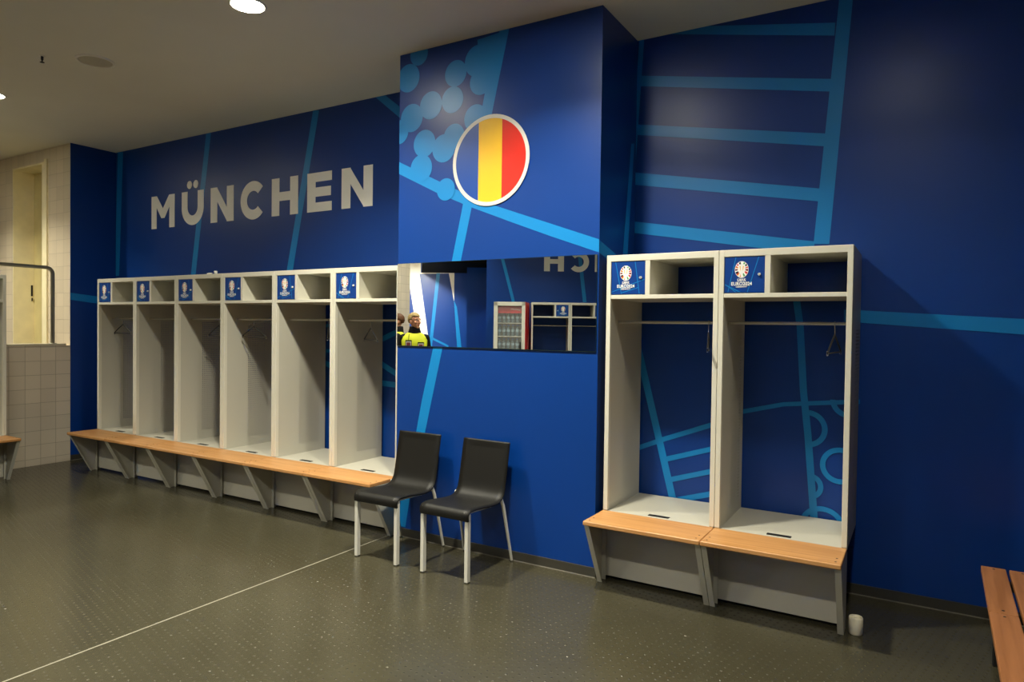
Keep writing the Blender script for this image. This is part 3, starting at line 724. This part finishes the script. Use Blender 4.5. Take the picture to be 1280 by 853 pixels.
downlight(-.15, ROW1, 'round downlight near the right end of the lockers by the slatted bench', LAMP_DIM, p=.2)
for i, (x, y, n) in enumerate([(-7.35, .1, 'left side by the tiled wall'), (-5.55, .1, 'left middle'), (-3.75, .1, 'middle'), (-1.95, .1, 'right middle'), (-5.2, -1.6, 'front of the fridge'), (-2.6, -2.8, 'front of the slanted wall lockers'), (-7.3, -1.75, 'added to brighten the tiles by the corridor'), (-.15, .1, 'right end near the camera')]):  # the lamp by the corridor is added to brighten the tiled wall
    downlight(x, y, 'round downlight of the room middle, ' + n, LAMP_DIM, p=.5)
downlight(-9.15, 2.5, 'round downlight over the wash area behind the low wall', p=1.1)
sp = FP(14.0, -2.2); downlight(sp.x, sp.y, 'round downlight of the corridor next to the black soffit', LAMP, 3.05, p=2.2, spread=math.radians(175))
def fill_light(loc, rz, label):  # added lights without a seen source, there to brighten the ceiling
    t = empty('added_fill_light', loc, rz, label=label, cat='fill light', group='added fill lights behind the camera')
    mb = MB(); mb.box(-.7, .7, -.09, -.003, -.03, .0); mb.box(-.7, .7, -.09, -.085, 0, .05); mb.box(-.7, -.695, -.09, -.003, 0, .05); mb.box(.695, .7, -.09, -.003, 0, .05)
    mb.build('housing', M['trim'], t)
    MB().box(-.68, .68, -.075, -.015, .001, .01).build('fill_emitter', FILL, t)
FILL = emit_mat('fill_light_glow', LCOL, 480)
for i, (l, n) in enumerate([(5.4, 'left'), (7.8, 'middle'), (10.2, 'right')]):
    q = FP(D_WALL, l, 2.3); fill_light(q, FANG, 'added ceiling fill light on the slanted wall, ' + n + ' one of three')
t = empty('ceiling_speaker', (-5.6, 2.94, CEIL), label='grey round unlit speaker disc in the ceiling', cat='speaker')
MB().lathe([(.118, -.003), (.12, -.010), (.135, -.009), (.14, 0)], n=40).build('rim', M['trim'], t)
MB().lathe([(.118, -.004), (.08, -.006), (.0001, -.007)], n=40).build('grille', M['speaker'], t)
t = empty('sprinkler_head', (-5.86, 2.68, CEIL), label='small dark sprinkler head hanging under the ceiling at upper left', cat='sprinkler')
MB().lathe([(.0001, -.006), (.018, -.006), (.022, 0)], n=20).build('rosette', M['trim'], t)
MB().lathe([(.009, -.005), (.009, -.03), (.005, -.035), (.005, -.05), (.0001, -.05)], n=16).build('body', M['dark'], t)
MB().lathe([(.0001, -.052), (.016, -.052), (.016, -.049), (.0001, -.049)], n=16).build('deflector', M['dark'], t)

# ------------------------------------------------------------------ glass-door fridge against the front wall
fa = FANG + math.radians(8)
fo = FP(12.27, .245) + FD * -.08
fr_ = empty('display_fridge', (fo.x, fo.y, 0), fa, label='tall white glass-door drinks fridge with red side, seen in the mirror', cat='fridge')
# local x: 0 (mirror-right side) .. .575, y: 0 front .. .6 back
FW, FDp, FH = .575, .60, 2.06
mb = MB(); mb.box(.004, .03, .04, FDp, .1, FH); mb.box(FW - .03, FW, .04, FDp, .1, FH); mb.box(.004, FW, FDp - .02, FDp, .1, FH); mb.box(.004, FW, .04, FDp, FH - .04, FH); mb.box(.004, FW, .04, FDp, .1, .2); mb.box(.004, FW, .06, FDp, 0, .1, 1)
mb.build('cabinet', [M['fridge_in'], M['dark']], fr_)
mb = MB(); mb.box(0, .004, .0, FDp, .02, FH)
sw_ = [(.08, .6), (.22, .9), (.34, 1.25), (.5, 1.5), (.5, 1.42), (.36, 1.15), (.25, .8), (.12, .5)]
mb.flat(sw_, lambda a, b: (-.0012, a, b), 1)
for k in range(5):
    for q in arc_quads(.3, 1.62 + k * .075, .02, .034, 40, 320, 10): mb.flat(q, lambda a, b: (-.0012, a, b), 1)
tag(mb.build('side_panel', [M['red'], M['white']], fr_), 'red side panel with white script and swoosh')
df = MB(); df.bbox(.006, .07, 0, .04, .12, FH, .004); df.bbox(FW - .07, FW, 0, .04, .12, FH, .004); df.bbox(.006, FW, 0, .04, FH - .07, FH, .004); df.bbox(.006, FW, 0, .04, .12, .2, .004)
df = df.build('door', M['fridge'], fr_)
MB().box(.07, FW - .07, .016, .022, .2, FH - .07).build('pane', M['glass'], df)
MB().bbox(.075, .095, -.03, 0, 1.0, 1.35, .004).build('handle', M['dark'], df)
mb = MB(); mb.box(.07, FW - .07, .07, .10, FH - .2, FH - .06); mb.flat([(.1, FH - .15), (.28, FH - .13), (.28, FH - .12), (.1, FH - .14)], lambda a, b: (a, .069, b), 1)
tag(mb.build('header_panel', [M['red'], M['white']], fr_), 'red header behind the glass')
LV = [1.675, 1.435, 1.19, .93, .67, .4]
for z in LV: MB().box(.031, FW - .031, .08, FDp - .03, z, z + .012).build('shelf', M['fridge'], fr_)
def make_bottle():
    t = empty('water_bottle')
    MB().lathe([(.0001, 0), (.026, 0), (.03, .006), (.03, .05), (.028, .06), (.03, .07), (.03, .125), (.024, .15), (.013, .17), (.0125, .185)], n=12).build('body', M['water'], t)
    MB().lathe([(.0145, .183), (.0145, .203), (.0001, .203)], n=12).build('cap', M['cap'], t)
    MB().lathe([(.0306, .075), (.0306, .118)], n=12).build('wrapper', M['wlabel'], t)
    return t
bt = make_bottle(); first = True
rot = Matrix.Rotation(fa, 4, 'Z')
SH = ['top', 'second', 'third', 'fourth']
for si, z in enumerate(LV[:4]):
    for r_ in range(2):
        for k in range(6):
            o = bt if first else copy_tree(bt); first = False
            o.location = Vector((fo.x, fo.y, 0)) + (rot @ Vector((.085 + k * .081, .145 + r_ * .1, z + .012)))
            tag(o, f'clear water bottle on the {SH[si]} shelf of the glass-door fridge', 'bottle', f'water bottles on the {SH[si]} fridge shelf')

# ------------------------------------------------------------------ two stewards (seen in the mirror)
def remesh_object(mb, name, mats, vox):
    me = mb.mesh('tmp_body', [M['skin']]); ob = bpy.data.objects.new('tmp_body', me); col.objects.link(ob)
    md = ob.modifiers.new('r', 'REMESH'); md.mode = 'VOXEL'; md.voxel_size = vox; md.use_smooth_shade = True
    s = ob.modifiers.new('s', 'SMOOTH'); s.factor = .5; s.iterations = 3
    bpy.context.view_layer.update()
    nm = bpy.data.meshes.new_from_object(ob.evaluated_get(bpy.context.evaluated_depsgraph_get()))
    bpy.data.objects.remove(ob); nm.materials.clear()
    for m in mats: nm.materials.append(m)
    nm.name = name
    return nm
def ring_loft(mb, rings, mi=0, n=28, closed=False):
    """rings: (cx, cy, z, rx, ry); superellipse sections"""
    vs = []
    for cx, cy, z, rx, ry in rings:
        for k in range(n):
            a = 2 * PI * k / n; c, s = math.cos(a), math.sin(a)
            e = .8
            vs.append((cx + rx * math.copysign(abs(c) ** e, c), cy + ry * math.copysign(abs(s) ** e, s), z))
    fs = []
    for i in range(len(rings) - 1):
        for k in range(n): fs.append([i * n + k, i * n + (k + 1) % n, (i + 1) * n + (k + 1) % n, (i + 1) * n + k])
    if closed: fs += [list(range(n))[::-1], list(range((len(rings) - 1) * n, len(rings) * n))]
    return mb.add(vs, fs, mi, True)

def make_person(loc, rz, hair, head_turn, label, cards):
    # local: faces -y
    t = empty('person', loc, rz, label=label, cat='person', group='stewards in yellow vests')
    b = MB()
    # legs
    for s in (-1, 1):
        b.cap((s * .095, 0, .93), (s * .10, -.005, .50), .088, .058); b.cap((s * .10, -.005, .50), (s * .105, .02, .09), .060, .040)
        b.ell((s * .108, -.06, .04), (.045, .13, .042)); b.ell((s * .106, .02, .06), (.042, .055, .06))
    # trunk
    ring_loft(b, [(0, 0, .82, .12, .09), (0, 0, .90, .168, .112), (0, 0, 1.0, .165, .108), (0, -.005, 1.12, .15, .10), (0, -.005, 1.27, .172, .112), (0, 0, 1.38, .185, .108), (0, .005, 1.45, .15, .085), (0, .01, 1.50, .075, .06)], closed=True)
    for s in (-1, 1): b.ell((s * .165, 0, 1.42), (.066, .062, .062))
    b.cap((0, .012, 1.46), (0, -.002, 1.60), .056, .053)
    # arms hang slightly bent
    hands = []
    for s in (-1, 1):
        sh, el, wr = Vector((s * .19, 0, 1.42)), Vector((s * .245, .03, 1.13)), Vector((s * .235, -.06, .89))
        b.cap(sh, el, .052, .040); b.cap(el, wr, .041, .027)
        pm = wr + Vector((0, -.02, -.06)); b.ell(pm, (.018, .036, .052)); b.cap(wr, pm, .026, .022)
        for k, ln in enumerate((.070, .078, .074, .058)):
            base = pm + Vector((0, -.027 + k * .018, -.038)); mid = base + Vector((-s * .006, -.004, -ln * .55)); tip = mid + Vector((-s * .018, 0, -ln * .42))
            b.cap(base, mid, .0088, .0082, 8); b.cap(mid, tip, .0082, .0070, 8)
        th = pm + Vector((0, -.034, .012)); m2 = th + Vector((-s * .012, -.022, -.035)); b.cap(th, m2, .0105, .009, 8); b.cap(m2, m2 + Vector((-s * .010, -.004, -.026)), .009, .0075, 8)
    # head
    hc = Vector((0, -.015, 1.685)); hr_ = Matrix.Rotation(head_turn, 4, 'Z')
    hm = Matrix.Translation(hc) @ hr_ @ Matrix.Scale(1.08, 4)
    hb = MB()
    hb.ell((0, .012, .025), (.074, .092, .090), 20); hb.ell((0, -.022, -.045), (.056, .066, .068), 18); hb.ell((0, -.062, -.088), (.026, .024, .022), 12)
    hb.cap((0, -.088, .018), (0, -.108, -.022), .008, .014, 10); hb.ell((0, -.10, -.027), (.017, .014, .010), 10)
    for s in (-1, 1):
        hb.ell((s * .074, .008, -.012), (.010, .020, .033), 10); hb.ell((s * .034, -.076, .026), (.022, .012, .008), 10); hb.ell((s * .040, -.062, -.022), (.020, .020, .020), 10)
    hb.ell((0, -.083, -.058), (.024, .010, .007), 10)
    b.add([hm @ Vector(v) for v in hb.v], hb.f)
    me = remesh_object(b, 'body', [M['skin'], M['jumper'], M['trouser'], M['shoe'], M['lips']], .0072)
    inv = hm.inverted()
    for p in me.polygons:
        c = p.center; mi = 0
        h = inv @ c
        if c.z < .105: mi = 3
        elif c.z < .90 and abs(c.x) < .205: mi = 2
        elif c.z < 1.50:
            mi = 0 if (abs(c.x) > .19 and c.z < .885) else 1
        elif c.z < 1.555: mi = 1
        elif h.y < -.078 and abs(h.x) < .024 and -.066 < h.z < -.05: mi = 4
        p.material_index = mi; p.use_smooth = True
    o = bpy.data.objects.new('body', me); col.objects.link(o); o.parent = t
    eb = MB()
    for s in (-1, 1):
        eb.ell(hm @ Vector((s * .031, -.079, .012)), (.0115, .009, .0065), 12, 0); eb.ell(hm @ Vector((s * .031, -.087, .012)), (.0052, .0035, .0052), 10, 1)
        bp = [hm @ Vector((s * x, y, z)) for x, y, z in ((.014, -.090, .030), (.032, -.090, .035), (.048, -.078, .030))]; eb.tube(bp, .0032, 6, 2)
    eb.build('eyes', [M['white'], M['eye'], hair], o)
    # hair cap with a fringe and longer back
    hb = MB(); bm = bmesh.new(); bmesh.ops.create_uvsphere(bm, u_segments=40, v_segments=24, radius=1)
    rnd = random.Random(3)
    kill = []
    for v in bm.verts:
        x, y, z = v.co
        lim = .36 if y < -.35 else (-.15 if y < .25 else -.62)
        if z < lim: kill.append(v)
        k = 1 + rnd.uniform(-.025, .035)
        v.co = (x * .082 * k, .014 + y * .102 * k, .030 + z * .098 * k)
    bmesh.ops.delete(bm, geom=kill, context='VERTS')
    r = bmesh.ops.solidify(bm, geom=bm.faces[:], thickness=.012)
    hb.frombm(bm, 0, True, hm); hb.build('hair', hair, o)
    # vest: shell round the trunk over the shoulders
    vb = MB()
    ring_loft(vb, [(0, -.002, .86, .185, .130), (0, -.002, .95, .188, .130), (0, -.005, 1.12, .178, .124), (0, -.005, 1.27, .196, .132), (0, -.002, 1.38, .208, .128), (0, .003, 1.44, .192, .108), (0, .008, 1.485, .135, .086), (0, .01, 1.505, .098, .078)])
    ve = vb.build('safety_vest', M['vest'], t)
    so = ve.modifiers.new('thickness', 'SOLIDIFY'); so.thickness = .006
    # collar of the dark jumper
    ring_loft(cb := MB(), [(0, .008, 1.46, .118, .088), (0, .010, 1.51, .102, .084), (0, .008, 1.56, .086, .080), (0, .004, 1.595, .080, .078), (0, .002, 1.60, .070, .070)])
    cl = cb.build('collar', M['jumper'], t); so = cl.modifiers.new('thickness', 'SOLIDIFY'); so.thickness = .012
    # lanyard and badge pouches on the chest
    mb = MB(); sx = 1 if cards[0][0] > 0 else -1; mb.tube([(sx * .085, -.085, 1.48), (sx * .088, -.132, 1.43), (sx * .09, -.147, 1.385)], .004, 6); mb.build('lanyard', M['jumper'], t)
    for x, z in cards:
        mb = MB(); mb.bbox(x - .05, x + .05, -.158, -.146, z - .065, z + .065, .003, 0); mb.bbox(x - .042, x + .042, -.1605, -.157, z - .055, z + .045, .001, 1); mb.bbox(x - .03, x + .03, -.1612, -.160, z - .02, z + .03, .0005, 2)
        mb.build('badge', [M['jumper'], M['card'], M['card_red']], t)
    return t
def heading(vx, vy): return math.atan2(vx, -vy)      # rotation that turns -y onto (vx, vy)
make_person((-6.86, -.43, 0), heading(.62, .78), M['hair_fair'], math.radians(-46), 'fair-haired person in a yellow vest facing the room, seen in the mirror', [(.09, 1.32), (-.10, 1.29)])
make_person((-7.78, -1.12, 0), heading(-.75, .55), M['hair_brown'], math.radians(-10), 'brown-haired person in a yellow vest at the mirror\'s left edge, turned away', [(-.09, 1.32)])

# ------------------------------------------------------------------ camera, world, view
cam = bpy.data.cameras.new('camera'); co = bpy.data.objects.new('camera', cam); col.objects.link(co)
Fv, Rv, Uv = Vector((-0.5132053431260813, 0.8580428104796761, -0.019565560839900072)), Vector((0.8580025414276554, 0.5134792114640543, 0.01306668657072135)), Vector((-0.021258285220722654, 0.010081407560043668, 0.9997231869528098))
m = Matrix((Rv, Uv, -Fv)).transposed().to_4x4(); m.translation = (0, 0, 1.6)
co.matrix_world = m
cam.sensor_width = 36; cam.lens = 853.355 / 1280 * 36; cam.clip_start = .05
sc.camera = co
w = bpy.data.worlds.new('world'); sc.world = w; w.use_nodes = True
w.node_tree.nodes['Background'].inputs[0].default_value = (.02, .02, .02, 1)
sc.view_settings.view_transform = 'Standard'; sc.view_settings.look = 'None'; sc.view_settings.gamma = 1; sc.view_settings.use_curve_mapping = False
sc.view_settings.exposure = .13
try:
    sc.cycles.max_bounces = 10; sc.cycles.diffuse_bounces = 6; sc.cycles.caustics_reflective = False; sc.cycles.caustics_refractive = False
except Exception: pass
